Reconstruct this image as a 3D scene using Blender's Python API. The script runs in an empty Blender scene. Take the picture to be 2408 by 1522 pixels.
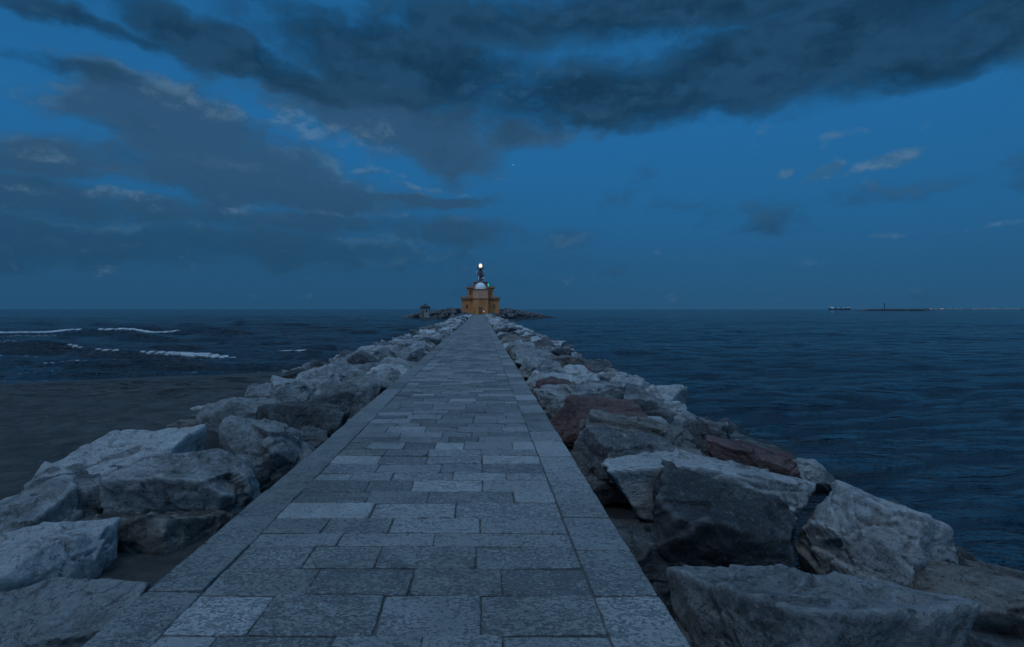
import bpy, bmesh, math, random
import numpy as np
from mathutils import Vector, Matrix, Euler
random.seed(7); rng=np.random.default_rng(7)
SC=bpy.context.scene; COL=SC.collection
F=1338.0; CAMZ=2.8; PT=1.2
XL=-1.9; XR=1.0
# ---------------------------------------------------------------- noise
def _h(ix,iy,iz,s):
    n=(ix*374761393+iy*668265263+iz*2147483647+s*974711)&0xFFFFFFFF
    n=((n^(n>>13))*1274126177)&0xFFFFFFFF
    n=((n^(n>>16))*2246822519)&0xFFFFFFFF
    return ((n^(n>>15))&0xFFFFFF)/float(0xFFFFFF)
def vn(P,s=0):
    P=np.asarray(P,float); f=np.floor(P); i=f.astype(np.int64); t=P-f; t=t*t*(3-2*t)
    x,y,z=i[:,0],i[:,1],i[:,2]; u,v,w=t[:,0],t[:,1],t[:,2]
    def c(a,b,d): return _h(x+a,y+b,z+d,s)
    a=c(0,0,0)*(1-u)+c(1,0,0)*u; b=c(0,1,0)*(1-u)+c(1,1,0)*u
    e=c(0,0,1)*(1-u)+c(1,0,1)*u; g=c(0,1,1)*(1-u)+c(1,1,1)*u
    return (a*(1-v)+b*v)*(1-w)+(e*(1-v)+g*v)*w
def fbm(P,o=4,s=0,ridge=False):
    P=np.asarray(P,float); r=0;a=.5;tot=0
    for k in range(o):
        n=vn(P*2**k+17.3*k,s+k)
        if ridge: n=1-abs(2*n-1)
        r=r+a*n; tot+=a; a*=.5
    return r/tot
def sst(x,a,b):
    t=np.clip((x-a)/(b-a),0,1); return t*t*(3-2*t)
# ---------------------------------------------------------------- node helpers
class NT:
    def __init__(s,tree): s.t=tree; s.n=tree.nodes; s.l=tree.links
    def new(s,typ,ins=None,**kw):
        n=s.n.new(typ)
        for k,v in kw.items(): setattr(n,k,v)
        if ins:
            for k,v in ins.items():
                if isinstance(v,bpy.types.NodeSocket): s.l.new(v,n.inputs[k])
                else: n.inputs[k].default_value=v
        return n
    def m(s,op,a,b=None,c=None,clamp=False):
        ins={0:a}
        if b is not None: ins[1]=b
        if c is not None: ins[2]=c
        n=s.new('ShaderNodeMath',ins,operation=op); n.use_clamp=clamp; return n.outputs[0]
    def noise(s,vec,scale,detail=5,rough=.55,dist=0,out='Fac',dim='3D'):
        n=s.new('ShaderNodeTexNoise',None,noise_dimensions=dim)
        for k,v in {'Scale':scale,'Detail':detail,'Roughness':rough,'Distortion':dist}.items(): n.inputs[k].default_value=v
        if vec is not None: s.l.new(vec,n.inputs['Vector'])
        return n.outputs[out]
    def map(s,vec,scale=(1,1,1),loc=(0,0,0),rot=(0,0,0),typ='POINT'):
        n=s.new('ShaderNodeMapping',{'Vector':vec,'Scale':scale,'Location':loc,'Rotation':rot},vector_type=typ); return n.outputs[0]
    def mr(s,v,a,b,c=0,d=1,smooth=True):
        n=s.new('ShaderNodeMapRange',{0:v,1:a,2:b,3:c,4:d},interpolation_type='SMOOTHSTEP' if smooth else 'LINEAR'); return n.outputs[0]
    def mix(s,f,a,b,blend='MIX'):
        n=s.new('ShaderNodeMix',None,data_type='RGBA',blend_type=blend)
        for i,v in ((0,f),(6,a),(7,b)):
            if isinstance(v,bpy.types.NodeSocket): s.l.new(v,n.inputs[i])
            else:
                n.inputs[i].default_value = v if i==0 else (tuple(v)+(1,) if len(v)==3 else v)
        return n.outputs[2]
    def bump(s,h,strength,dist,normal=None):
        ins={'Height':h,'Strength':strength,'Distance':dist}
        if normal is not None: ins['Normal']=normal
        return s.new('ShaderNodeBump',ins).outputs[0]
def mat(name):
    m=bpy.data.materials.new(name); m.use_nodes=True
    t=NT(m.node_tree); b=m.node_tree.nodes['Principled BSDF']; return m,t,b
def link(t,v,b,k):
    if isinstance(v,bpy.types.NodeSocket): t.l.new(v,b.inputs[k])
    else: b.inputs[k].default_value=v if not (isinstance(v,tuple) and len(v)==3) else v+(1,)
def geo(t): return t.new('ShaderNodeNewGeometry')
def objc(t): return t.new('ShaderNodeTexCoord').outputs['Object']
# ---------------------------------------------------------------- materials
def rock_mat(name,light,dark,stain,patch=.5):
    m,t,b=mat(name)
    tc=objc(t); oi=t.new('ShaderNodeObjectInfo')
    off=t.new('ShaderNodeVectorMath',{0:tc},operation='ADD')
    sc=t.new('ShaderNodeVectorMath',{0:oi.outputs['Location'],1:(3.1,2.3,1.7)},operation='MULTIPLY')
    t.l.new(sc.outputs[0],off.inputs[1]); P=off.outputs[0]
    n1=t.noise(P,1.1,6,.6,.4); n2=t.noise(P,5.5,8,.72,.5); n3=t.noise(P,30,5,.75)
    lay=t.noise(t.map(P,(1.0,1.4,6),rot=(.5,.35,0)),1.4,7,.7,.5)
    rnd=t.m('MULTIPLY_ADD',oi.outputs['Random'],.2,-.10)
    f=t.m('ADD',t.m('MULTIPLY_ADD',n1,.9,rnd),t.m('MULTIPLY',n2,.45))
    f=t.mr(f,patch+.02,patch+.30)
    c=t.mix(f,dark,light)
    c=t.mix(t.mr(lay,.48,.72,0,.5),c,stain)
    c=t.mix(t.mr(n3,.54,.66,0,.55),c,tuple(min(.70,x*1.55) for x in light))
    c=t.mix(t.mr(n2,.56,.66,0,.5),c,tuple(min(.65,x*1.35) for x in light))
    c=t.mix(t.mr(n3,.46,.34,0,.65),c,tuple(x*.4 for x in dark))
    c=t.mix(t.mr(n2,.45,.34,0,.65),c,tuple(x*.5 for x in dark))
    cn=t.noise(t.map(P,(1,1,1.6)),1.7,5,.65,.9)
    fr=t.m('ABSOLUTE',t.m('SUBTRACT',cn,.5)); crack=t.m('MAXIMUM',t.mr(fr,.0,.010),t.mr(n1,.54,.46))
    c=t.mix(t.m('MULTIPLY',t.m('SUBTRACT',1,crack),.7),c,tuple(x*.35 for x in dark))
    g=geo(t)
    z=t.new('ShaderNodeSeparateXYZ',{0:g.outputs['Position']})
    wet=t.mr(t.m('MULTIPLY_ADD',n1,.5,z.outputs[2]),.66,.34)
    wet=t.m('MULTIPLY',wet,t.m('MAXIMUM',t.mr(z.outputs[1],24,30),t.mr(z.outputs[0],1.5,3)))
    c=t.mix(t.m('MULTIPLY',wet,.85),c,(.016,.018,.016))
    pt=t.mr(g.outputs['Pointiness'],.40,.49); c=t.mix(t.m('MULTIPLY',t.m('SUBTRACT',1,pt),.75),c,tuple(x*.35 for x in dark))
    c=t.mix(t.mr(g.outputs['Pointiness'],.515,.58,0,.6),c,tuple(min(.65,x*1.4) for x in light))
    link(t,c,b,'Base Color'); link(t,t.m('MULTIPLY_ADD',wet,-.35,.85),b,'Roughness')
    b.inputs['Specular IOR Level'].default_value=.35
    wp=t.mix(.14,P,t.noise(P,2.2,4,.65,0,'Color'))
    v1=t.new('ShaderNodeTexVoronoi',{'Vector':wp,'Scale':2.4}).outputs['Distance']
    v2=t.new('ShaderNodeTexVoronoi',{'Vector':t.map(wp,(1,1,1.5),rot=(.4,.2,.7)),'Scale':7.5}).outputs['Distance']
    h=t.m('ADD',t.m('MULTIPLY',n2,1.0),t.m('MULTIPLY',lay,.55))
    nb=t.bump(v1,.50,.15); nb=t.bump(v2,.6,.05,nb)
    nb=t.bump(h,1.0,.13,nb); nb=t.bump(crack,.6,.025,nb); nb=t.bump(n3,1.0,.024,nb)
    link(t,nb,b,'Normal'); return m
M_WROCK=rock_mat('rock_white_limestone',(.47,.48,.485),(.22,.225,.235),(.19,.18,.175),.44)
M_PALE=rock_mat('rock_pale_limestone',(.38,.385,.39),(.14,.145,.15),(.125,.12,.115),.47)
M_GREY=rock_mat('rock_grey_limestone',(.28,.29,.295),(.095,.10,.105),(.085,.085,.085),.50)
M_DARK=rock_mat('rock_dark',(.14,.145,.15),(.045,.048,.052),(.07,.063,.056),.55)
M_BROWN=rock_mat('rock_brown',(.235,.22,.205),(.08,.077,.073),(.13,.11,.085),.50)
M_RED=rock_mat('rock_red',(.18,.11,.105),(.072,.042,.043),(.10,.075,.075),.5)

def paving_mat():
    m,t,b=mat('stone_paving'); P=geo(t).outputs['Position']
    a=t.new('ShaderNodeAttribute',attribute_name='tone').outputs
    s=t.new('ShaderNodeSeparateColor',{0:a['Color']}).outputs
    seedv=t.new('ShaderNodeVectorMath',{0:a['Color'],1:(31,17,9)},operation='MULTIPLY').outputs[0]
    Q=t.new('ShaderNodeVectorMath',{0:P,1:seedv},operation='ADD').outputs[0]
    n0=t.noise(Q,3.4,7,.70); n1=t.noise(t.map(Q,(1,1.5,1),rot=(0,0,.3)),42,7,.72,.4); n2=t.noise(Q,150,3,.75); nw=t.noise(P,.55,5,.65); n5=t.noise(t.map(Q,(1,1.8,1)),14,5,.65,.8)
    base=t.mix(s[0],(.105,.11,.113),(.33,.335,.34))
    base=t.mix(t.mr(n0,.38,.62,0,.55),base,(.15,.158,.155))
    base=t.mix(t.m('MULTIPLY',s[2],.25),base,(.17,.16,.14))
    th=t.m('MULTIPLY_ADD',s[1],-.10,.60)
    th=t.m('MULTIPLY_ADD',t.m('SUBTRACT',n0,.5),.30,th)
    pit=t.mr(t.m('SUBTRACT',n1,th),-.02,.05)
    pit2=t.mr(t.m('SUBTRACT',n5,t.m('ADD',th,.02)),-.01,.03)
    c=t.mix(t.mr(n1,.46,.36,0,.35),base,(.36,.365,.365))
    c=t.mix(t.m('MULTIPLY',pit,.60),c,(.05,.055,.06))
    c=t.mix(t.m('MULTIPLY',pit2,.50),c,(.06,.065,.07))
    c=t.mix(t.mr(n2,.55,.72,0,.5),c,(.06,.06,.06))
    c=t.mix(t.mr(n2,.42,.3,0,.35),c,(.42,.42,.42))
    c=t.mix(t.mr(nw,.48,.66,0,.35),c,(.07,.073,.073))
    link(t,c,b,'Base Color'); b.inputs['Roughness'].default_value=.72; b.inputs['Specular IOR Level'].default_value=.4
    nb=t.bump(n0,.6,.03); nb=t.bump(t.m('SUBTRACT',1,t.m('MAXIMUM',pit,pit2)),.9,.006,nb); nb=t.bump(n2,.7,.004,nb)
    link(t,nb,b,'Normal'); return m
M_PAVE=paving_mat()
def mortar_mat():
    m,t,b=mat('mortar'); P=geo(t).outputs['Position']
    n=t.noise(P,14,6,.7); c=t.mix(n,(.025,.026,.028),(.095,.095,.095))
    link(t,c,b,'Base Color'); b.inputs['Roughness'].default_value=.9
    link(t,t.bump(n,.7,.01),b,'Normal'); return m
M_MORT=mortar_mat()
def sand_mat():
    m,t,b=mat('sand'); P=geo(t).outputs['Position']
    s=t.new('ShaderNodeSeparateXYZ',{0:P}).outputs
    n0=t.noise(P,.35,4,.6); n1=t.noise(P,2.6,8,.74,.2); n2=t.noise(P,45,4,.7); n4=t.noise(P,.7,6,.65,.3)
    c=t.mix(t.mr(n1,.32,.66),(.032,.033,.034),(.100,.098,.094))
    c=t.mix(t.mr(n4,.45,.62,0,.4),c,(.036,.037,.038))
    c=t.mix(t.mr(n2,.58,.72,0,.6),c,(.15,.148,.142))
    wet=t.mr(t.m('MULTIPLY_ADD',n0,.12,s[2]),.27,.15)
    c=t.mix(t.m('MULTIPLY',wet,.8),c,(.010,.0105,.011))
    P2=t.map(P,(.40,1.7,1)); w1=t.noise(P2,1.0,9,.78,.6)
    band=t.m('MULTIPLY',t.mr(s[2],.16,.24),t.mr(s[2],.66,.44))
    weed=t.m('MULTIPLY',t.mr(w1,.52,.57),band)
    c=t.mix(t.m('MULTIPLY',weed,.92),c,(.007,.007,.007))
    sh=t.new('ShaderNodeTexVoronoi',{'Vector':P,'Scale':2.2}).outputs['Distance']
    c=t.mix(t.mr(sh,.06,.035,0,.9),c,(.26,.26,.26))
    ax=t.m('ABSOLUTE',t.m('ADD',s[0],.45)); rub_shade=t.m('MULTIPLY',t.mr(ax,4.2,3.2),t.mr(s[1],5.0,6.5)); rub_shade=t.m('MAXIMUM',rub_shade,t.mr(s[0],.6,1.0))
    c=t.mix(t.m('MULTIPLY',rub_shade,.85),c,(.014,.014,.014))  # near-black rubble tone, paints in the shade of the gaps between boulders
    link(t,c,b,'Base Color'); link(t,t.m('MULTIPLY_ADD',wet,-.35,.92),b,'Roughness')
    h=t.m('ADD',t.m('MULTIPLY',n1,t.m('MULTIPLY_ADD',wet,-.85,1)),t.m('MULTIPLY',weed,.4))
    nb=t.bump(h,1,.26); nb=t.bump(n2,.5,.010,nb); link(t,nb,b,'Normal'); return m
M_SAND=sand_mat()
def sea_mat():
    m,t,b=mat('sea_water'); P=geo(t).outputs['Position']
    fo=t.new('ShaderNodeAttribute',attribute_name='foam').outputs['Fac']
    w1=t.noise(t.map(P,(.6,1.6,1),rot=(0,0,.12)),1.0,5,.6,.6)
    w2=t.noise(t.map(P,(1.5,3.6,1),rot=(0,0,-.2)),1.6,4,.62,.3)
    w3=t.noise(t.map(P,(.07,.22,1),rot=(0,0,.1)),1.0,4,.55,.4)
    w4=t.noise(t.map(P,(.2,.7,1),rot=(0,0,-.08)),1.0,4,.6,.4)
    big=t.noise(t.map(P,(.012,.05,1)),1.0,4,.55)
    fn=t.noise(t.map(P,(1.3,2.6,2.6)),2.6,8,.78,.3)
    fm=t.mr(t.m('ADD',fo,t.m('MULTIPLY_ADD',fn,1.5,-.75)),.34,.78)
    c=t.mix(fm,(.009,.016,.024),(.62,.66,.68)); link(t,c,b,'Base Color')
    r=t.m('ADD',t.m('MULTIPLY',fm,.6),t.mr(big,.4,.62,.03,.10)); link(t,r,b,'Roughness')
    b.inputs['IOR'].default_value=1.333
    nb=t.bump(w3,.8,1.8); nb=t.bump(w4,.9,1.0,nb); nb=t.bump(w1,1.0,.52,nb); nb=t.bump(w2,1.0,.17,nb); nb=t.bump(fn,t.m('MULTIPLY',fm,.8),.1,nb)
    link(t,nb,b,'Normal'); return m
M_SEA=sea_mat()
def simple(name,col,rough=.7,var=.25,scale=3,metal=0,streak=False):
    m,t,b=mat(name); P=objc(t)
    n=t.noise(t.map(P,(1,1,.25)) if streak else P,scale,6,.65)
    c=t.mix(t.mr(n,.3,.7),tuple(x*(1-var) for x in col),tuple(min(1,x*(1+var)) for x in col))
    link(t,c,b,'Base Color'); b.inputs['Roughness'].default_value=rough; b.inputs['Metallic'].default_value=metal
    link(t,t.bump(n,.3,.02),b,'Normal'); return m
def emis(name,col,s):
    m,t,b=mat(name); b.inputs['Base Color'].default_value=col+(1,); b.inputs['Emission Color'].default_value=col+(1,); b.inputs['Emission Strength'].default_value=s; return m
M_OCH=simple('ochre_plaster',(.60,.235,.085),.85,.20,1.2,streak=True)
M_PINK=simple('pale_terracotta_plaster',(.62,.31,.20),.85,.15,1.2,streak=True)
M_CORN=simple('brown_cornice',(.34,.16,.09),.8)
M_DOOR=simple('brown_painted_wood',(.20,.09,.05),.7)
M_WHITE=simple('white_paint',(.72,.74,.76),.5,.08)
M_IRON=simple('dark_painted_steel',(.035,.038,.042),.5,.3)
M_STEEL=simple('grey_painted_steel',(.20,.21,.22),.5,.3)
M_GLASS=simple('dark_glass',(.02,.025,.03),.15,.1)
M_HUTW=simple('weathered_cream_plaster',(.27,.28,.25),.9,.25,2)
M_ROOF=simple('dark_roof',(.03,.03,.032),.8)
M_HULL=simple('dark_hull_paint',(.03,.03,.04),.6)
M_BUOY=simple('red_plastic',(.35,.05,.03),.45,.1)
M_LAMP=emis('warm_white_lamp',(1.0,.70,.42),2.1)
M_DECK=emis('deck_lamp',(1.0,.9,.76),.9)
M_GREEN=emis('green_lamp',(.05,1.0,.45),.8)
M_WARM=emis('warm_lamp',(1.0,.75,.45),1.0)
M_REDL=emis('red_lamp',(1.0,.15,.1),.5)
# ---------------------------------------------------------------- object helpers
def add(name,mesh,mats,parent=None,**props):
    o=bpy.data.objects.new(name,mesh); COL.objects.link(o)
    for m in (mats if isinstance(mats,(list,tuple)) else [mats]):
        if len(mesh.materials)<8: mesh.materials.append(m)
    if parent: o.parent=parent
    for k,v in props.items(): o[k]=v
    return o
def empty(name,loc,**props):
    o=bpy.data.objects.new(name,None); o.empty_display_size=.5; o.location=loc; COL.objects.link(o)
    for k,v in props.items(): o[k]=v
    return o
def np_mesh(name,V,Fc,smooth=True):
    me=bpy.data.meshes.new(name); V=np.asarray(V,np.float32); Fc=np.asarray(Fc,np.int32); k=Fc.shape[1]
    me.vertices.add(len(V)); me.vertices.foreach_set('co',V.ravel())
    me.loops.add(Fc.size); me.loops.foreach_set('vertex_index',Fc.ravel())
    me.polygons.add(len(Fc)); me.polygons.foreach_set('loop_start',np.arange(0,Fc.size,k,dtype=np.int32))
    me.polygons.foreach_set('loop_total',np.full(len(Fc),k,np.int32))
    me.update(calc_edges=True); me.polygons.foreach_set('use_smooth',np.full(len(Fc),smooth)); me.update(); return me
def grid_faces(nr,nc,wrap=False):
    r=np.arange(nr-1)[:,None]; cc=np.arange(nc if wrap else nc-1)[None,:]
    a=r*nc+cc; b=r*nc+(cc+1)%nc; c=(r+1)*nc+(cc+1)%nc; d=(r+1)*nc+cc
    return np.stack([a,b,c,d],-1).reshape(-1,4)
class MB:
    def __init__(s): s.bm=bmesh.new()
    def box(s,c,size,rotz=0,taper=1.0,bev=0):
        r=bmesh.ops.create_cube(s.bm,size=1); vs=r['verts']
        for v in vs:
            k=taper if v.co.z>0 else 1
            v.co=Vector((v.co.x*size[0]*k,v.co.y*size[1]*k,v.co.z*size[2]))
        if rotz: bmesh.ops.rotate(s.bm,verts=vs,cent=(0,0,0),matrix=Matrix.Rotation(rotz,3,'Z'))
        bmesh.ops.translate(s.bm,verts=vs,vec=c)
        if bev:
            es=list({e for v in vs for e in v.link_edges}); bmesh.ops.bevel(s.bm,geom=es,offset=bev,segments=2,affect='EDGES')
        return s
    def cyl(s,c,r1,r2,h,seg=24,rot=0):
        r=bmesh.ops.create_cone(s.bm,cap_ends=True,segments=seg,radius1=r1,radius2=r2,depth=h)
        if rot: bmesh.ops.rotate(s.bm,verts=r['verts'],cent=(0,0,0),matrix=Matrix.Rotation(rot,3,'Z'))
        bmesh.ops.translate(s.bm,verts=r['verts'],vec=c); return s
    def beam(s,a,b,r,seg=6):
        a=Vector(a);b=Vector(b);d=b-a
        q=bmesh.ops.create_cone(s.bm,cap_ends=True,segments=seg,radius1=r,radius2=r,depth=d.length)
        M=Matrix.Translation((a+b)/2)@d.to_track_quat('Z','Y').to_matrix().to_4x4()
        bmesh.ops.transform(s.bm,matrix=M,verts=q['verts']); return s
    def sph(s,c,r,sz=1,seg=20):
        q=bmesh.ops.create_uvsphere(s.bm,u_segments=seg,v_segments=seg//2,radius=r)
        for v in q['verts']: v.co.z*=sz
        bmesh.ops.translate(s.bm,verts=q['verts'],vec=c); return s
    def ring(s,c,r,th=.05,seg=20):
        p=[(c[0]+r*math.cos(2*math.pi*i/seg),c[1]+r*math.sin(2*math.pi*i/seg),c[2]) for i in range(seg)]
        for i in range(seg): s.beam(p[i],p[(i+1)%seg],th,5)
        return s
    def poly(s,pts,y0,y1):
        a=[s.bm.verts.new((p[0],y0,p[1])) for p in pts]; b=[s.bm.verts.new((p[0],y1,p[1])) for p in pts]
        s.bm.faces.new(a); s.bm.faces.new(b[::-1]); n=len(pts)
        for i in range(n): s.bm.faces.new((a[i],b[i],b[(i+1)%n],a[(i+1)%n]))
        return s
    def done(s,name,smooth=False):
        bmesh.ops.recalc_face_normals(s.bm,faces=s.bm.faces)
        me=bpy.data.meshes.new(name); s.bm.to_mesh(me); s.bm.free()
        if smooth:
            for p in me.polygons: p.use_smooth=True
        return me
# ---------------------------------------------------------------- ground
def shore(x): return 21.5+np.clip(x+18,-60,12)*.42
def ground_z(x,y):
    ys=shore(x)
    d=ys-y
    beach=np.where(d>0, np.interp(d,[0,4,9,17.5,60],[0,.28,.50,.9,1.2]), np.maximum(d*.06,-2.0))
    trench=sst(x,-4.2,-3.2)*sst(y,5.2,6.8)
    beach=np.where(x>-1.0, -2.0, beach-trench*.6)
    ax=np.where(x>-.45,x+.45,-(x+.45))
    md=np.interp(ax,[0,2.4,4.6,6.5,8.5],[.35,.2,-.3,-1.2,-2.0])
    md=np.where(y>170,-2,md)
    land=np.interp(y,[-40,-14],[1.2,-2.0])
    r=np.sqrt((x/25.0)**2+((y-181)/17.0)**2); isl=np.interp(r,[0,.75,1.0,1.2],[1.15,1.0,0,-2])
    return np.maximum.reduce([beach,md,land,isl])
gx=np.unique(np.concatenate([np.linspace(-9000,-60,12),np.linspace(-60,-32,30),np.linspace(-32,10,420),np.linspace(10,40,30),np.linspace(40,9000,12)]))
gy=np.unique(np.concatenate([np.linspace(-9000,-50,12),np.linspace(-50,0,40),np.linspace(0,30,340),np.linspace(30,210,90),np.linspace(210,9000,12)]))
X,Y=np.meshgrid(gx,gy); x=X.ravel();y=Y.ravel(); z=ground_z(x,y)
P=np.stack([x,y,x*0],1); near=(np.abs(x)<60)&(y>-50)&(y<32)
z=z+near*((fbm(P*.5,3,3)-.5)*.10*sst(z,.0,.3)+(fbm(P*2.2,4,5)-.5)*.19*sst(z,.14,.4))
add('ground',np_mesh('ground',np.stack([x,y,z],1),grid_faces(len(gy),len(gx))),M_SAND,kind='structure')
# ---------------------------------------------------------------- sea
ang=np.concatenate([np.arange(-50,50,.12),np.arange(50,310,3.0)])
rad=[1.5]
while rad[-1]<9000: rad.append(rad[-1]*(1.0065 if 14<rad[-1]<90 else (1.012 if rad[-1]<220 else 1.025)))
rad=np.array(rad); A,R=np.meshgrid(np.radians(ang),rad); x=(R*np.sin(A)).ravel(); y=(R*np.cos(A)).ravel(); r=R.ravel()
z=np.zeros_like(x); front=np.cos(A).ravel()>.6
left=sst(-x,2,10)
for i in range(44):
    lam=float(np.exp(rng.uniform(np.log(.6),np.log(11)))); th=rng.normal(-.15,.5); k=2*math.pi/lam
    amp=.0062*lam**.7*rng.uniform(.5,1.2)
    fade=np.clip(1.6-r*.022/lam*1.2,0,1)*np.clip((500-r)/300,0,1)
    z+=amp*fade*(1.15+.85*left)*np.sin(k*(x*math.sin(th)+y*math.cos(th))+rng.uniform(0,6.28)+1.6*np.sin(x*.13+i)+1.1*np.sin(y*.09+2*i))
shd=sst(shore(x)-y,-5,0)*(x<0); z=z*(1-.8*shd)
z*=front
foam=np.zeros_like(x)
px=lambda p,d:(p-1130)/F*d
ridges=[(60,-75,-22,.60,1.5,[(-80,px(208,60),1.05),(px(226,60),px(440,60),1.05)]),
 (38,-42,px(320,38),.40,1.0,[(px(135,38),px(200,38),.9),(-42,px(60,38),.6)]),
 (32.3,px(90,32.3),px(620,32.3),.34,.8,[(px(300,32),px(560,32),1.0),(px(190,32),px(290,32),.8)]),
 (35.4,px(540,35),px(820,35),.24,.8,[(px(600,35),px(735,35),.95)]),
 (42.6,px(440,42),px(790,42),.36,1.1,[]),(45,-60,px(300,45),.32,1.1,[]),
 (50,-55,-22,.36,1.3,[]),(53,-28,-8,.32,1.3,[]),(72,-80,-28,.42,2.0,[]),(80,-50,-10,.36,2.2,[]),(95,-90,-20,.42,2.5,[]),
 (30.5,-45,px(240,30.5),.22,.8,[(-45,px(120,30.5),.75)]),
 (26.8,-30,px(800,27),.24,.7,[(px(30,27),px(240,27),.6)]),(24.2,-30,px(640,24),.16,.6,[(px(0,24),px(180,24),.5)])]
for (yc,x0,x1,amp,w,fi) in ridges:
    xx=np.stack([x*.10+yc,x*0+yc,x*0],1); wob=(fbm(xx,3,11)-.5)*2.6*w
    env=sst(x,x0,x0+3.0)*(1-sst(x,x1-3.0,x1)); env=env*(.75+.5*vn(np.stack([x*.35,x*0+yc,x*0],1),4))
    d=(y-yc-wob-.01*(x-x0)); prof=np.where(d<0,np.exp(-(d/(w*.40))**2),np.exp(-(d/(w*1.5))**2))
    z+=amp*env*prof
    for (a,b,s) in fi:
        thin=.45+.55*np.clip(np.minimum((x-a),(b-x))/3.5,0,1)*(.6+.6*vn(np.stack([x*.6,x*0+yc,x*0],1),8))
        fe=sst(x,a,a+.7)*(1-sst(x,b-.7,b)); fr=np.where(d<0,np.exp(-(d/(w*.34*thin))**2),np.exp(-(d/(w*.20*thin))**2))
        foam=np.maximum(foam,s*fe*fr)
d=shore(x)-y; sw=np.exp(-((d+.3+ (fbm(np.stack([x*.3,y*.3,y*0],1),2,9)-.5)*2.0)/.22)**2)*(x<0)*(y<40)*(y>0)
foam=np.maximum(foam,.40*sw)
me=np_mesh('sea',np.stack([x,y,z],1),grid_faces(len(rad),len(ang),True))
at=me.attributes.new('foam','FLOAT','POINT'); at.data.foreach_set('value',foam.astype(np.float32))
me.flip_normals()
add('sea',me,M_SEA,kind='structure')
# ---------------------------------------------------------------- path
pv=[];pf=[];tones=[]
def paver(x0,x1,y0,y1,tone,zt):
    k=10 if y0<14 else 2
    g=.005; x0+=g;x1-=g;y0+=g;y1-=g; cx=(x0+x1)/2;cy=(y0+y1)/2; ring=[]
    c=[(x0,y0),(x1,y0),(x1,y1),(x0,y1)]
    c=[(a+random.uniform(-.005,.005),b+random.uniform(-.004,.004)) for a,b in c]
    for i in range(4):
        a=c[i];b=c[(i+1)%4]
        for j in range(k):
            t=j/k; jit=random.uniform(-.0035,.0035) if j else 0
            p=(a[0]+(b[0]-a[0])*t,a[1]+(b[1]-a[1])*t)
            if j==0: p=(p[0]+(cx-p[0])*.012,p[1]+(cy-p[1])*.02)
            ring.append((p[0]+jit,p[1]+jit*.9))
    n=len(ring); b0=len(pv); tx=random.uniform(-.005,.005); ty=random.uniform(-.005,.005)
    hw=(x1-x0)/2;hh=(y1-y0)/2
    for (ins,dz) in ((0,-.06),(0,-.005),(.007,0)):
        for (a,b) in ring:
            pv.append((cx+(a-cx)*(1-ins/hw),cy+(b-cy)*(1-ins/hh),zt+dz+(tx*(a-cx)/hw+ty*(b-cy)/hh if dz>-.05 else 0)))
    for q in range(2):
        for i in range(n):
            j=(i+1)%n; pf.append((b0+q*n+i,b0+q*n+j,b0+(q+1)*n+j,b0+(q+1)*n+i)); tones.append(tone)
    pf.append(tuple(b0+2*n+i for i in range(n))); tones.append(tone)
XI=-1.57; XO=.63; YEND=164
def tone():
    r=random.random(); t=random.gauss(.36,.24)
    if r<.16: t=random.uniform(.8,1.25)
    return (min(1.25,max(0,t)),random.random(),random.random()**2)
rows=[2.41,2.79,3.18,3.51,3.85,4.06,4.36,4.70,5.0,5.31,5.56,5.9,6.2]
cutsn={2.79:([-1.15,-.53,0],[.9,.3,.5,.35]),3.18:([-.986,-.404,.125],[.3,.25,.2,.15]),3.51:([-1.11,-.66,-.03],[.4,.6,.2,.3]),
 3.85:([-.98,-.32],[.4,.45,.35]),4.06:([-1.15,-.66,0],[.2,.3,.6,.4]),4.36:([-.86,-.2],[1.15,.95,1.15]),4.70:([-.96,-.45,.28],[.2,.1,.5,.7]),5.0:([-1.02,-.62,.02],[.2,.3,1.15,.5])}
ys=[]
a=2.41
while a>-3: a-=random.uniform(.33,.4); ys.append(a)
ys=ys[::-1]+rows; a=rows[-1]
while a<YEND: a+=random.uniform(.23,.34); ys.append(a)
for i in range(len(ys)-1):
    a,b=ys[i],ys[i+1]
    if a in cutsn:
        cuts=[XI]+cutsn[a][0]+[XO]; tn=cutsn[a][1]
    else:
        tn=None; cuts=[XI]; xx=XI+random.uniform(.22,.58)
        while xx<XO-.2: cuts.append(xx); xx+=random.uniform(.32,.66)
        cuts.append(XO)
    rt=random.gauss(0,.08)
    for j in range(len(cuts)-1):
        t=tone()
        if tn: t=(tn[j],t[1],t[2])
        paver(cuts[j],cuts[j+1],a,b,(max(0,t[0]+(0 if tn else rt)),t[1],t[2]),PT+random.uniform(-.005,.005))
for (a0,a1,lo,hi) in ((XO,XR,.5,.75),(XL,XI,.55,1.3)):
    y=3.18-7*.6 if a0>0 else -3
    while y<YEND:
        L=random.uniform(lo,hi) if not(a0>0 and y<6) else .6
        t=tone(); tv=t[0]*.7+.08
        if a0>0 and 2.4<y<3: tv=.85
        if a0>0 and (4.9<y<6.4): tv=.85
        if a0>0 and 3<y<4.9: tv=.25
        if a0<0: tv*=.7
        if a0<0 and y<6: tv=.10
        paver(a0,a1,y,min(y+L,YEND+.3),(tv,t[1]*.7,t[2]),PT+random.uniform(-.003,.004)); y+=L
me=bpy.data.meshes.new('path'); me.from_pydata(pv,[],pf)
at=me.attributes.new('tone','FLOAT_COLOR','FACE'); at.data.foreach_set('color',np.array([t+(1,) for t in tones],np.float32).ravel())
bm=bmesh.new(); bm.from_mesh(me)
old=set(bm.faces)
r=bmesh.ops.create_cube(bm,size=1)
for v in r['verts']:
    v.co=Vector(((XL+XR)/2+v.co.x*(XR-XL-.03),(YEND-3)/2+v.co.y*(YEND+3.2), .5*(PT-.013-.9)+v.co.z*(PT-.013+.9)))
for f in bm.faces:
    if f not in old: f.material_index=1
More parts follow.
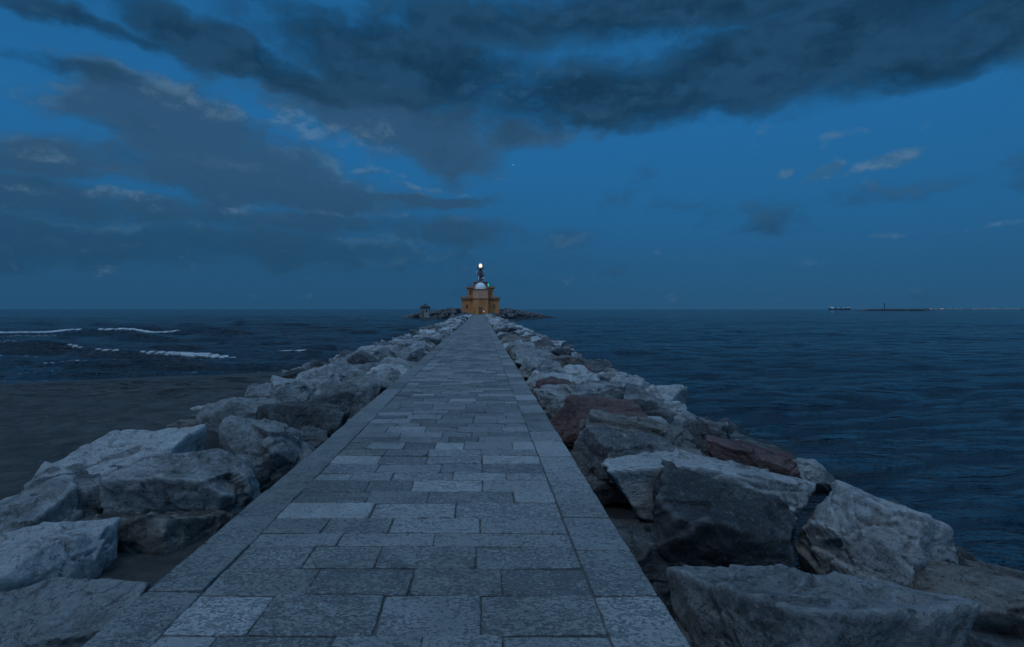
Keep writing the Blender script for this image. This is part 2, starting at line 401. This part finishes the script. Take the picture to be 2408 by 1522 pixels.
bm.normal_update(); bm.to_mesh(me); bm.free()
add('path',me,[M_PAVE,M_MORT],kind='structure')
# ---------------------------------------------------------------- boulders
_ico={}
def ico(s):
    if s not in _ico:
        bm=bmesh.new(); bmesh.ops.create_icosphere(bm,subdivisions=s,radius=1)
        _ico[s]=(np.array([v.co[:] for v in bm.verts]),np.array([[v.index for v in f.verts] for f in bm.faces])); bm.free()
        V=_ico[s][0]; _ico[s]=(V/np.linalg.norm(V,axis=1)[:,None],_ico[s][1])
    return _ico[s]
def rock_verts(seed,dims,sub,rough=1.0):
    D,Fc=ico(sub); g=np.random.default_rng(seed)
    N=[];O=[]
    for ax in range(3):
        for sg in (-1,1):
            n=np.zeros(3); n[ax]=sg; n+=g.normal(0,.22,3); n/=np.linalg.norm(n); N.append(n); O.append(g.uniform(.74,.93))
    for i in range(12):
        n=g.normal(0,1,3); n/=np.linalg.norm(n); N.append(n); O.append(g.uniform(.86,1.12))
    N=np.array(N);O=np.array(O)
    Q=np.maximum(D@N.T,0)
    mod=np.stack([1+.15*(fbm(D*1.9+11.1*i+seed,3,seed+i)-.5)+.06*(fbm(D*6+3.3*i,2,seed+i+40)-.5) for i in range(len(O))],1)
    q=Q/(O[None,:]*mod)
    p=120; qm=q.max(1); r=1/(qm*(((q/qm[:,None])**p).sum(1)**(1/p)))
    d=np.array(dims)/2; V=D*r[:,None]*d
    S=seed*3.7; k=float(np.mean(d))
    rot=np.array(Euler((g.uniform(-.5,.5),g.uniform(-.5,.5),0)).to_matrix()); L=V@rot.T
    n1=fbm(V*.9+S,2,seed); h=L[:,2]*(2.4/k)*.9+n1*3.0; fl=h-np.floor(h); led=_h(np.floor(h).astype(np.int64),np.zeros(len(h),np.int64),np.zeros(len(h),np.int64),seed)*(sst(fl,0,.10)*(1-sst(fl,.90,1)))
    n2=fbm(V*2.4+S,4,seed+9,True); n3=fbm(V*8+S,3,seed+5)
    mask=sst(fbm(V*1.1+S*2,2,seed+3),.46,.6)
    C=g.normal(0,1,(44,3)); C/=np.linalg.norm(C,axis=1)[:,None]
    DW=D+.10*(np.stack([fbm(D*3+7*j,3,seed+60+j) for j in range(3)],1)-.5)
    dd=1-(DW@C.T); ds=np.sort(dd,axis=1)[:,:2]; cell=dd.argmin(1); gap=ds[:,1]-ds[:,0]; off=g.uniform(-1,1,44)[cell]*sst(gap,0,.010)
    tilt=((D-C[cell])*g.normal(0,1,(44,3))[cell]).sum(1)
    fn=fbm(V*np.array([1.3,1.3,2.0])+S*1.3,4,seed+77); fis=(1-sst(np.abs(fn-.5),0,.016))*sst(fbm(V*1.4+S*.7,2,seed+88),.42,.58)
    disp=(led*.07*mask+(n2-.6)*.09*rough+(n3-.5)*.06+(n1-.5)*.10+off*.022+tilt*.12-fis*.06)*k
    V=V+D*disp[:,None]
    lo,hi=V.min(0),V.max(0); V=(V-(lo+hi)/2)*(np.array(dims)/(hi-lo)); return V,Fc
def emat(eu): return np.array(Euler(eu).to_matrix())
WORDS={M_WROCK.name:'whitish limestone',M_PALE.name:'pale limestone',M_GREY.name:'grey limestone',M_DARK.name:'dark grey stone',M_BROWN.name:'brownish stone',M_RED.name:'dark red stone'}
NB=[0]
def put_rock(me,mt,loc,eu,sc=(1,1,1),lab=None):
    o=bpy.data.objects.new('boulder' if NB[0]==0 else 'boulder.%03d'%NB[0],me); COL.objects.link(o); NB[0]+=1
    if not me.materials: me.materials.append(mt)
    o.material_slots[0].link='OBJECT'; o.material_slots[0].material=mt
    o.location=loc; o.rotation_euler=eu; o.scale=sc
    o['label']=lab or ('rough %s boulder wedged among others beside the path'%WORDS[mt.name])
    o['category']='boulder'; o['group']='boulders piled along the jetty path'
    return o
H=[
(1900,1355,1.12,1.55,1.20,1.25,.12,M_GREY,'large flat-topped grey boulder lying beside the stone path',(.16,.05),3),
(1670,1120,1.22,1.55,1.20,1.25,-.10,M_DARK,'dark grey block of stone with a split front face',(.14,-.02),12),
(2050,1155,1.02,1.25,1.25,1.2,.5,M_WROCK,'whitish wedge-shaped boulder leaning toward the water',(.14,.18),21),
(2290,1320,.60,1.7,1.3,1.0,-.3,M_BROWN,'brownish worn boulder sloping down to the water',(.05,.22),33),
(1640,1068,1.22,2.35,1.10,1.0,.06,M_WROCK,'long whitish limestone slab beside the stone path',(.10,.08),47),
(1765,1035,.74,1.6,1.0,.95,-.35,M_RED,'dark red boulder sloping toward the sea',(.0,.30),58),
(1485,1015,1.16,1.75,1.05,.95,.05,M_GREY,'flat grey boulder beside the stone path',(.06,0),61),
(1505,968,1.22,2.0,1.0,.95,-.1,M_BROWN,'layered brown boulder on top of the rock pile',(.08,.05),72),
(1400,940,1.28,1.8,.95,1.2,.0,M_RED,'dark red boulder with a pale top edge',(.1,0),85),
(1375,908,1.36,1.75,1.15,1.0,.1,M_PALE,'pale limestone boulder beside the stone path',(.05,0),97),
(1545,905,1.02,1.35,1.2,1.1,.6,M_WROCK,'whitish tapering boulder above the waterline',(0,.12),101),
(1898,1092,.42,.75,.7,.8,.3,M_PALE,'small pale pointed stone at the water edge',(.1,.3),113),
(270,1025,1.46,1.80,1.05,1.3,.12,M_WROCK,'whitish rounded boulder lying on the sand',(.22,-.12),120),
(560,1055,1.46,1.25,1.30,1.45,-.1,M_PALE,'tall pale boulder beside the stone path',(.22,-.06),131),
(630,985,1.46,1.15,1.1,1.4,.3,M_GREY,'grey rounded boulder with a dark side',(.12,.05),142),
(320,1190,1.16,1.55,.85,1.0,-.1,M_BROWN,'low brown-grey boulder resting on sand by the path',(.20,.05),153),
(45,1275,1.24,1.15,1.0,1.1,.4,M_WROCK,'whitish rough boulder half buried in sand',(.14,-.1),164),
(90,1410,1.12,1.35,.95,.9,.1,M_GREY,'grey boulder lying beside the path edge',(.10,.1),175),
(10,1160,1.26,1.1,1.0,1.1,-.2,M_PALE,'pale rounded boulder lying on the sand',(.10,-.1),186),
(200,1110,1.28,1.35,.85,1.1,.3,M_GREY,'grey boulder under a paler one',(.25,0),197),
(590,938,1.34,1.7,1.1,1.2,.0,M_GREY,'grey layered boulder on the beach side of the pile',(.14,-.05),208),
(775,945,1.40,1.5,1.15,1.3,.15,M_DARK,'dark boulder beside the stone path',(.18,.02),219),
(470,975,1.02,1.2,1.0,1.0,.5,M_BROWN,'brown-grey boulder at the edge of the sand',(.1,-.2),220),
(1560,1062,.9,1.0,.9,.9,.2,M_BROWN,'brownish boulder between larger slabs',(.1,.1),231),
(1650,985,.85,1.1,1.0,.9,.8,M_GREY,'grey boulder on the seaward slope',(.0,.25),242),
(2408,1480,.35,1.6,1.5,.9,.2,M_DARK,'dark low boulder near the water',(.0,.15),253),
(410,1105,1.20,1.1,.8,1.15,.2,M_DARK,'dark boulder wedged between paler stones',(.2,0),264),
(700,1010,1.12,.95,1.0,1.1,-.2,M_DARK,'dark boulder in the gap beside the path',(.1,0),275),
(690,902,1.30,1.3,1.2,1.1,.3,M_GREY,'grey boulder on the beach side of the pile',(.1,-.1),286),
(2150,1240,.70,1.1,1.0,.9,.3,M_DARK,'dark boulder sloping toward the water',(.1,.3),297),
(1500,1240,.75,.9,1.0,.9,.3,M_DARK,'dark boulder low in the gap beside the path',(.1,.1),308),
]
foot=[]
for (hx,hy,zt,w,dp,hh,yaw,mt,lab,tilt,seed) in H:
    dist=F*(CAMZ-zt)/(hy-727); cx=(hx-1130)/F*dist
    V,Fc=rock_verts(seed,(w,dp,hh),6)
    eu=(tilt[0],tilt[1],yaw); W=V@emat(eu).T
    if cx>0:
        mn=(W[:,0]).min()+cx; cx+=max(0,XR+.07-mn)
    else:
        mx_=(W[:,0]).max()+cx; cx-=max(0,mx_-(XL-.07))
    cz=zt+.05-W[:,2].max()
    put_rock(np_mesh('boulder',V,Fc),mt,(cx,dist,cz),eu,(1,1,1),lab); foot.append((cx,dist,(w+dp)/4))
variants=[]
for i in range(16):
    g=np.random.default_rng(500+i); dims=(g.uniform(1.25,1.9),g.uniform(1.05,1.5),g.uniform(1.0,1.35))
    variants.append(dims)
VM={}; VL={}
for i in range(16):
    V,Fc=rock_verts(900+i*7,variants[i],5); VM[i]=(np_mesh('boulder',V,Fc),V); VL[i]=rock_verts(900+i*7,variants[i],3)
def pickmat(side,y):
    r=random.random()
    for m,w in [(M_WROCK,.16),(M_PALE,.28),(M_GREY,.28),(M_DARK,.14),(M_BROWN,.08),(M_RED,.05 if side>0 else 0)]:
        if r<w: return m
        r-=w
    return M_GREY
cand=[]
for side in (1,-1):
    lanes=[(.80,1.26,.0),(2.05,1.12,.4),(3.30,.72,.1),(4.45,.28,.6)] if side>0 else [(.80,1.30,.0),(2.05,1.22,.4),(3.30,.92,.1),(4.5,.45,.6)]
    for li,(lx,lz,ph) in enumerate(lanes):
        y=1.0+ph if side>0 else .4+ph
        while y<162:
            cand.append([side,li,lx+random.uniform(-.22,.22),y+random.uniform(-.15,.15),lz+random.uniform(-.22,.22)])
            y+=random.uniform(1.1,1.6)
cand.sort(key=lambda c:c[3])
SV=[];SF=[];SM=[];cnt=0
for side,li,lx,y,lz in cand:
    x=(XR+lx) if side>0 else (XL-lx)
    if y<11:
        if side>0 and x<5.2 and any((x-a)**2+(y-b)**2<(r+.34)**2 for a,b,r in foot): continue
        if side<0 and any((x-a)**2+(y-b)**2<(r+.34)**2 for a,b,r in foot): continue
        if side<0 and y<4.6 and lx<1.7: continue
        if y<2.2 and side<0 and li<1: continue
        if side<0 and li==3 and y<8: continue
        lz-=.35
    if side>0 and li==3 and random.random()<.25: continue
    i=random.randrange(16); s=random.uniform(.82,1.15)
    eu=(random.uniform(-.2,.2),random.uniform(-.2,.2)+(.18*li/3)*side,random.uniform(0,6.28))
    individual = NB[0]<296
    V=VM[i][1] if individual else VL[i][0]
    W=(V*s)@emat(eu).T
    if li==0:
        x = XR+.06-W[:,0].min()+random.uniform(0,.08) if side>0 else XL-.06-W[:,0].max()-random.uniform(0,.08)
    else:
        if side>0: x=max(x,XR+.08-W[:,0].min())
        else: x=min(x,XL-.08-W[:,0].max())
    zc=lz-W[:,2].max()
    mt=pickmat(side,y)
    if li==3 and side>0: mt=M_DARK if random.random()<.6 else M_GREY
    if individual: put_rock(VM[i][0],mt,(x,y,zc),eu,(s,s,s))
    else:
        SV.append(W+np.array([x,y,zc])); SF.append(VL[i][1]+cnt); cnt+=len(W); SM.append((mt,len(VL[i][1])))
for k in range(520):
    x=random.uniform(-24.5,20.5); y=random.uniform(163,197)
    rr=math.sqrt(((x+2)/22.8)**2+((y-181)/18)**2)
    if rr>1.02: continue
    if abs(x)<7.0 and 169<y<188: continue
    if abs(x)<2.6 and y<172: continue
    if -18.6<x<-13.4 and y<167.5: continue
    e=1-abs(x+1)/23.0
    top=.6+2.3*min(1,e*1.7)*min(1,max(.3,(y-163)/9))+random.uniform(-.35,.4)
    i=random.randrange(16); s=random.uniform(.8,1.25)
    W=(VL[i][0]*s)@emat((random.uniform(-.5,.5),random.uniform(-.5,.5),random.uniform(0,6.28))).T
    SV.append(W+np.array([x,y,top-W[:,2].max()])); SF.append(VL[i][1]+cnt); cnt+=len(W); SM.append((M_DARK,len(VL[i][1])))
me=np_mesh('breakwater_boulders',np.concatenate(SV),np.concatenate(SF))
ml=[M_PALE,M_GREY,M_DARK,M_BROWN,M_RED,M_WROCK]
me.polygons.foreach_set('material_index',np.concatenate([np.full(n,ml.index(m),np.int32) for m,n in SM]))
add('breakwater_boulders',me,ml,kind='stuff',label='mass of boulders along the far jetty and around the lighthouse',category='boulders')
# ---------------------------------------------------------------- lighthouse
LY=176.0
L=empty('lighthouse',(0,LY,PT-.1),label='orange stepped lighthouse with white dome and lit lantern on a jetty',category='lighthouse')
def part(name,mb,m,parent=L,smooth=False,**k): return add(name,mb.done(name,smooth),m,parent,**k)
part('lower_storey',MB().box((0,0,2.35),(11.2,10,4.7),bev=.08),M_OCH)
part('lower_parapet',MB().box((0,0,4.9),(12.0,10.8,.5),bev=.06).box((-4.2,-5.2,5.22),(3.4,.25,.24)).box((4.2,-5.2,5.22),(3.4,.25,.24)),M_CORN)
part('upper_storey',MB().box((0,.3,6.6),(7.6,7.6,3.2),bev=.06),M_OCH)
part('upper_parapet',MB().box((0,.3,8.25),(8.7,8.6,.55),bev=.06),M_CORN)
EB=part('entrance_bay',MB().box((0,-5.9,2.35),(4.7,2.4,4.7),bev=.05),M_OCH)
part('bay_upper_wall',MB().box((0,-5.3,6.15),(4.6,3.0,2.7),bev=.05),M_PINK)
part('bay_cornice',MB().box((0,-5.9,4.85),(5.0,2.7,.24)).box((0,-5.3,7.6),(5.0,3.3,.2)),M_CORN)
D=part('door',MB().box((0,-7.13,1.05),(1.0,.08,2.1)).box((0,-7.12,2.22),(1.3,.12,.14)),M_DOOR)
part('door_handle',MB().sph((.4,-7.2,1.05),.06),M_WHITE,D)
for (wx,wz,wy) in ((-4.1,2.6,-5.03),(4.1,2.6,-5.03),(-3.1,6.7,-3.53),(3.1,6.7,-3.53)):
    w=part('window',MB().box((wx,wy,wz),(.4,.08,.8)),M_GLASS)
    part('frame',MB().box((wx,wy-.03,wz+.45),(.6,.12,.1)).box((wx,wy-.03,wz-.45),(.7,.16,.1)).box((wx,wy-.05,wz),(.06,.05,.8)),M_CORN,w)
part('drum',MB().cyl((0,0,9.2),2.2,2.1,1.4,16).cyl((0,0,9.98),2.35,2.35,.18,16),M_CORN)
part('dome',MB().sph((0,-4.0,7.72),1.75,1.15,28),M_WHITE,smooth=True)
mast=MB()
for sx in (-1,1):
    for sy in (-1,1): mast.beam((sx*1.0,sy*1.0,10),(sx*.62,sy*.62,14.1),.09)
for i in range(5):
    z0=10+i*.82; z1=z0+.82; a0=1-.38*(i/5); a1=1-.38*((i+1)/5)
    for (p,q) in (((-1,-1),(1,-1)),((1,-1),(1,1)),((1,1),(-1,1)),((-1,1),(-1,-1))):
        mast.beam((p[0]*a0,p[1]*a0,z0),(q[0]*a1,q[1]*a1,z1),.05); mast.beam((q[0]*a0,q[1]*a0,z0),(p[0]*a1,p[1]*a1,z1),.05)
        mast.beam((p[0]*a1,p[1]*a1,z1),(q[0]*a1,q[1]*a1,z1),.05)
mast.cyl((0,0,12),.35,.35,4,10)
part('lattice_mast',mast,M_STEEL)
for gz,gr in ((12.0,1.25),(14.1,1.05)):
    g=MB().cyl((0,0,gz),gr,gr,.12,20).ring((0,0,gz+.9),gr,.035).ring((0,0,gz+.45),gr,.025)
    for i in range(12):
        a=i*math.pi/6; g.beam((gr*math.cos(a),gr*math.sin(a),gz),(gr*math.cos(a),gr*math.sin(a),gz+.9),.03)
    part('gallery',g,M_IRON)
for (ax,az,ay) in ((-1.15,12.9,-.3),(1.1,13.0,-.2),(-.6,11.3,-1.1)):
    part('antenna',MB().box((ax,ay,az),(.28,.18,1.3),bev=.04).beam((ax,ay,az),(ax*.5,0,az),.04),M_WHITE)
part('antenna_dish',MB().cyl((.9,-.9,11.2),.45,.45,.35,16),M_WHITE)
part('lantern_room',MB().cyl((0,0,14.35),.6,.6,.4,16).cyl((0,0,15.75),.6,.12,.4,16).beam((0,0,15.9),(0,0,16.5),.04),M_WHITE)
part('lantern_lamp',MB().sph((0,0,15.05),.52,.95,20),M_LAMP)
part('roof_railing',MB().beam((-4.2,-3.9,9.3),(4.2,-3.9,9.3),.035).beam((-4.2,-3.9,8.9),(4.2,-3.9,8.9),.03),M_IRON)
part('navigation_light',MB().beam((2.35,-3.8,8.5),(2.35,-3.8,9.0),.06).sph((2.35,-3.8,9.15),.17),M_GREEN)
part('wall_lamp',MB().sph((.95,-7.25,1.0),.1),M_WARM)
# ---------------------------------------------------------------- hut
Hh=empty('hut',(-16,164.5,.5),label='small square hut with pyramid roof among the rocks',category='hut')
part('wall',MB().box((0,0,1.25),(2.5,2.5,2.9),bev=.04),M_HUTW,Hh)
part('roof',MB().box((0,0,2.78),(3.1,3.1,.16)).cyl((0,0,3.3),2.1,.12,.9,4,math.pi/4),M_ROOF,Hh)
part('finial',MB().beam((0,0,3.6),(0,0,4.1),.07),M_ROOF,Hh)
part('window',MB().box((.45,-1.28,1.75),(.5,.06,.5)),M_GLASS,Hh)
part('door',MB().box((-.6,-1.28,.95),(.6,.06,1.8)),M_DOOR,Hh)
# ---------------------------------------------------------------- buoys
bme=MB().sph((0,0,.08),.12,.9,14).cyl((0,0,.24),.05,.02,.2,10).done('buoy',True)
for i,(bx,by) in enumerate(((615,779),(750,778),(695,752))):
    d=F*CAMZ/(by-727); o=add('buoy',bme,M_BUOY) if i==0 else bpy.data.objects.new('buoy.%03d'%i,bme)
    if i: COL.objects.link(o)
    o.location=((bx-1130)/F*d,d,0); o['label']='small red buoy floating on the sea'; o['category']='buoy'; o['group']='buoys marking the bathing area'
# ---------------------------------------------------------------- ship
S=empty('cargo_ship',((1974-1130)/F*2200,2200,0),label='dark cargo ship with deck lights at anchor on the horizon',category='ship')
part('hull',MB().poly([(-39,5.5),(-34,4.2),(30,4.2),(34,6.2),(40,6.6),(36,-1),(-36,-1)],-6,6),M_HULL,S)
part('bridge',MB().box((-31,0,7.2),(8,10,6)).box((-31,0,11.0),(6,11,1.6)).cyl((-35,0,10.5),1,1,4,10),M_WHITE,S)
cr=MB()
for cx in (-14,4,20): cr.beam((cx,0,4),(cx,0,12),.5).beam((cx,0,11),(cx+8,0,8),.3)
part('deck_cranes',cr,M_IRON,S)
for cx,m_ in ((-36,M_GREEN),(-27,M_DECK),(-8,M_DECK),(12,M_DECK),(27,M_WARM),(36,M_REDL),(33,M_DECK)):
    part('deck_lamp',MB().sph((cx,-6,8.2),.7,1,10),m_,S)
# ---------------------------------------------------------------- far breakwater with beacon
BD=1100
V=[];Fs=[];c=0
for k in range(420):
    xx=(random.uniform(2015,2185)-1130)/F*BD; i=random.randrange(16); s=random.uniform(1.3,2.2)
    tt=(xx/BD*F+1130-2015)/170; env=min(1,6*tt,6*(1-tt))
    W=(VL[i][0]*s)@emat((random.uniform(-.6,.6),random.uniform(-.6,.6),random.uniform(0,6))).T
    V.append(W+np.array([xx,BD+random.uniform(-5,5),.2+random.uniform(.2,2.6)*env])); Fs.append(VL[i][1]+c); c+=len(W)
add('distant_breakwater_boulders',np_mesh('distant_breakwater_boulders',np.concatenate(V),np.concatenate(Fs)),M_DARK,kind='stuff',label='low dark rock breakwater on the horizon',category='boulders')
B=empty('beacon',((2080-1130)/F*BD,BD,1.5),label='slim dark beacon tower on the distant breakwater',category='beacon')
part('tower',MB().cyl((0,0,1),2.2,1.8,2,12).cyl((0,0,6),.8,.5,9,12),M_IRON,B)
part('gallery',MB().cyl((0,0,10.6),1.2,1.2,.4,12).ring((0,0,11.7),1.1,.1),M_IRON,B)
part('lantern',MB().cyl((0,0,11.6),.5,.5,1.8,10).cyl((0,0,12.9),.7,.1,.8,10),M_IRON,B)
xs=np.linspace((2186-1130)/F*4000,(2900-1130)/F*4000,120)
top=2.5+5*fbm(np.stack([xs*.01,xs*0,xs*0],1),4,3)
V=np.concatenate([np.stack([xs,xs*0+3990,xs*0-1],1),np.stack([xs,xs*0+4000,top],1),np.stack([xs,xs*0+4400,top*0-1],1)])
add('distant_shore',np_mesh('distant_shore',V,grid_faces(3,120),False),M_DARK,kind='structure')
lt=MB()
for k in range(80):
    xx=(2186+random.random()**1.1*330-1130)/F*3970; lt.sph((xx,3970,random.uniform(3,7.5)),random.uniform(.5,1.2),1,6)
add('town_lights',lt.done('town_lights'),emis('town_lamp',(1.0,.9,.8),.6),kind='stuff',label='string of tiny town lights along the distant shore',category='lights')
# ---------------------------------------------------------------- world
w=bpy.data.worlds.new('World'); SC.world=w; w.use_nodes=True; t=NT(w.node_tree)
for n in list(t.n): t.n.remove(n)
out=t.new('ShaderNodeOutputWorld'); bg=t.new('ShaderNodeBackground'); t.l.new(bg.outputs[0],out.inputs[0])
dirv=t.new('ShaderNodeTexCoord').outputs['Generated']
s=t.new('ShaderNodeSeparateXYZ',{0:dirv}).outputs
az=t.m('ARCTAN2',s[0],s[1]); el=t.m('ARCSINE',s[2])
Pv=t.new('ShaderNodeCombineXYZ',{0:az,1:el,2:0.0}).outputs[0]
wn=t.noise(t.map(Pv,(3.4,6.5,1)),1.7,6,.6,0,'Color','2D')
wv0=t.new('ShaderNodeVectorMath',{0:wn,1:(.5,.5,.5)},operation='SUBTRACT').outputs[0]
wv=t.new('ShaderNodeVectorMath',{0:wv0,1:(.10,.065,0)},operation='MULTIPLY').outputs[0]
PW=t.new('ShaderNodeVectorMath',{0:Pv,1:wv},operation='ADD').outputs[0]
wv2=t.new('ShaderNodeVectorMath',{0:wv0,1:(.04,.03,0)},operation='MULTIPLY').outputs[0]
PS=t.new('ShaderNodeVectorMath',{0:Pv,1:wv2},operation='ADD').outputs[0]
def blob(cx,cy,hw,hh,rot,wt=1.0,outer=1.4,inner=.1,vec=None):
    u=(cx-1130)/F; v=(727-cy)/F; a=math.atan(u); e=math.atan(v/math.sqrt(1+u*u))
    mp=t.map(vec or PW,(hw/F*math.cos(a)**2*1.0,hh/F*math.cos(a),1),(a,e,0),(0,0,math.radians(rot)),'TEXTURE')
    ln=t.new('ShaderNodeVectorMath',{0:mp},operation='LENGTH').outputs['Value']
    return t.mr(ln,outer,inner,0,wt)
def mx(l):
    r=l[0]
    for q in l[1:]: r=t.m('MAXIMUM',r,q)
    return r
dark=mx([blob(950,150,460,105,-9,1.1),blob(1830,130,720,125,7,1.08),blob(1420,225,470,95,-2,1.08),blob(1500,30,1000,80,0,.92),blob(560,130,360,58,-14,1.02),blob(250,55,400,30,-3,.78),blob(120,150,260,28,0,.7),blob(2300,80,560,120,10,1.0)])
mid=mx([blob(300,250,280,110,-20,.95),blob(500,340,430,120,-12,1.0),blob(900,290,380,100,-12,1.02),blob(90,385,350,46,0,.92),blob(560,430,640,62,-4,1.0),blob(1000,468,290,20,-3,1.0),blob(180,480,560,62,0,1.0),blob(200,570,1300,75,0,.9),blob(950,540,640,48,-2,.8),blob(1270,310,260,52,0,.78)])
haze=t.m('MULTIPLY',t.mr(az,math.radians(24),math.radians(-14)),t.mr(el,math.radians(14),math.radians(3)))
small=mx([blob(1795,302,50,22,0,.60,vec=PS),blob(1975,318,110,18,3,.64,vec=PS),blob(1935,403,70,22,18,1.05,1.3,.3,PS),blob(2085,373,110,26,6,1.05,1.3,.3,PS),blob(2010,395,90,14,10,.7,vec=PS),blob(1840,405,30,18,0,.75,vec=PS),blob(2070,550,230,12,0,.66,vec=PS),blob(2380,525,80,12,0,.7,vec=PS)])
puff=mx([blob(415,225,110,50,-6,.95,vec=PS),blob(520,250,90,36,-6,.85,vec=PS),blob(690,290,110,46,-8,.95,vec=PS),blob(835,330,110,70,0,.85,vec=PS),blob(850,405,120,16,-4,.9,vec=PS),blob(80,365,170,24,0,.85,vec=PS),blob(60,448,150,18,-4,.95,vec=PS),blob(270,458,130,16,0,.95,vec=PS),blob(1230,200,160,50,0,.7,vec=PS),blob(980,440,150,12,-4,.7,vec=PS),blob(920,505,180,12,0,.7,vec=PS),blob(500,490,150,14,0,.7,vec=PS)])
nz=t.noise(t.map(PW,(5.0,9.5,1)),1.0,7,.56,0,'Fac','2D')
nzu=t.noise(t.map(PW,(5.0,9.5,1),(0,.16,0)),1.0,7,.56,0,'Fac','2D')
nf=t.noise(t.map(PS,(16,26,1)),1.0,6,.6,0,'Fac','2D')
nfu=t.noise(t.map(PS,(16,26,1),(0,.30,0)),1.0,6,.6,0,'Fac','2D')
gr=t.new('ShaderNodeValToRGB',{0:t.mr(el,0,math.radians(40),0,1,False)}); cr=gr.color_ramp
stops=[(0,(.020,.085,.178)),(.08,(.019,.096,.210)),(.22,(.017,.118,.280)),(.42,(.016,.133,.335)),(.62,(.014,.118,.296)),(1,(.014,.105,.26))]
cr.elements[0].position=0; cr.elements[0].color=stops[0][1]+(1,); cr.elements[1].position=1; cr.elements[1].color=stops[-1][1]+(1,)
for p_,c_ in stops[1:-1]: e=cr.elements.new(p_); e.color=c_+(1,)
sky=gr.outputs[0]
nmix=t.m('ADD',t.m('MULTIPLY',nz,.72),t.m('MULTIPLY',nf,.28))
dM=t.mr(t.m('ADD',mid,t.m('MULTIPLY_ADD',nmix,2.2,-1.1)),.16,.82)
dS=t.mr(t.m('ADD',small,t.m('MULTIPLY_ADD',nf,1.6,-.8)),.40,1.1)
dP=t.mr(t.m('ADD',puff,t.m('MULTIPLY_ADD',nf,2.6,-1.3)),.35,1.25)
dD=t.mr(t.m('ADD',dark,t.m('MULTIPLY_ADD',nmix,2.2,-1.1)),.10,.88)
lit=t.m('MULTIPLY',t.m('SUBTRACT',nz,nzu),5.0); litf=t.m('MULTIPLY',t.m('SUBTRACT',nf,nfu),2.6)
edge=t.m('MULTIPLY_ADD',t.m('MULTIPLY',dM,t.m('SUBTRACT',1,dM)),2.6,.36)
litm=t.m('MULTIPLY',t.m('ADD',t.m('MULTIPLY',lit,1.0),t.m('MULTIPLY',litf,.6)),edge)
elf=t.mr(el,.07,.24)
mcol=t.mix(elf,(.016,.068,.142),(.028,.083,.160))
mcol=t.mix(t.mr(litm,.05,.95,0,.75),mcol,t.mix(elf,(.045,.125,.225),(.075,.160,.265)))
mcol=t.mix(t.mr(litm,-.08,-.9,0,.6),mcol,(.013,.052,.105))
dcol=t.mix(t.mr(t.m('ADD',t.m('MULTIPLY_ADD',nf,.4,t.m('MULTIPLY',nz,.6)),t.m('MULTIPLY',lit,.14)),.34,.66),(.0070,.034,.074),(.015,.062,.130))
sm=t.mix(t.mr(litf,-.4,.5),(.034,.12,.23),(.085,.178,.30))
c=t.mix(t.m('MULTIPLY',haze,.5),sky,(.0155,.070,.150))
c=t.mix(t.m('MULTIPLY',dM,.88),c,mcol)
c=t.mix(t.m('MULTIPLY',dP,.50),c,t.mix(t.mr(litf,-.35,.45),(.034,.095,.175),(.105,.200,.31)))
c=t.mix(t.m('MULTIPLY',dS,.8),c,sm)
c=t.mix(t.m('MULTIPLY',dD,t.m('MULTIPLY_ADD',dP,-.35,.94)),c,dcol)
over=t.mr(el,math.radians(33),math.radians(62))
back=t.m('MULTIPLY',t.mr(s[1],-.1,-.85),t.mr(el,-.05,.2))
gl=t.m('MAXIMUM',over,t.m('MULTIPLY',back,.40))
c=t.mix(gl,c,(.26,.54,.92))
st=t.new('ShaderNodeVectorMath',{0:dirv},operation='NORMALIZE').outputs[0]
u=(1207-1130)/F; v=(727-388)/F; dv=Vector((u,1,v)).normalized()
dist_=t.new('ShaderNodeVectorMath',{0:st,1:tuple(dv)},operation='DISTANCE').outputs['Value']
c=t.mix(t.mr(dist_,.0011,.0005),c,(.3,.4,.5))
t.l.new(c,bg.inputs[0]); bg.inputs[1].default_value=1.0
sl=bpy.data.lights.new('sun','SUN'); sl.energy=.55; sl.angle=math.radians(22); sl.color=(.82,.91,1.0)
so=bpy.data.objects.new('sun',sl); COL.objects.link(so); so.rotation_euler=Euler((math.radians(30),0,math.radians(-35)))
# ---------------------------------------------------------------- camera
cd=bpy.data.cameras.new('camera'); cd.sensor_width=36; cd.lens=36*F/2408; cd.shift_x=(1204-1130)/2408; cd.shift_y=-34/2408; cd.clip_end=30000; cd.clip_start=.05
co=bpy.data.objects.new('camera',cd); COL.objects.link(co); co.location=(0,0,CAMZ); co.rotation_euler=(math.radians(90),0,0)
SC.camera=co
SC.view_settings.view_transform='Standard'; SC.view_settings.look='None'; SC.view_settings.exposure=0
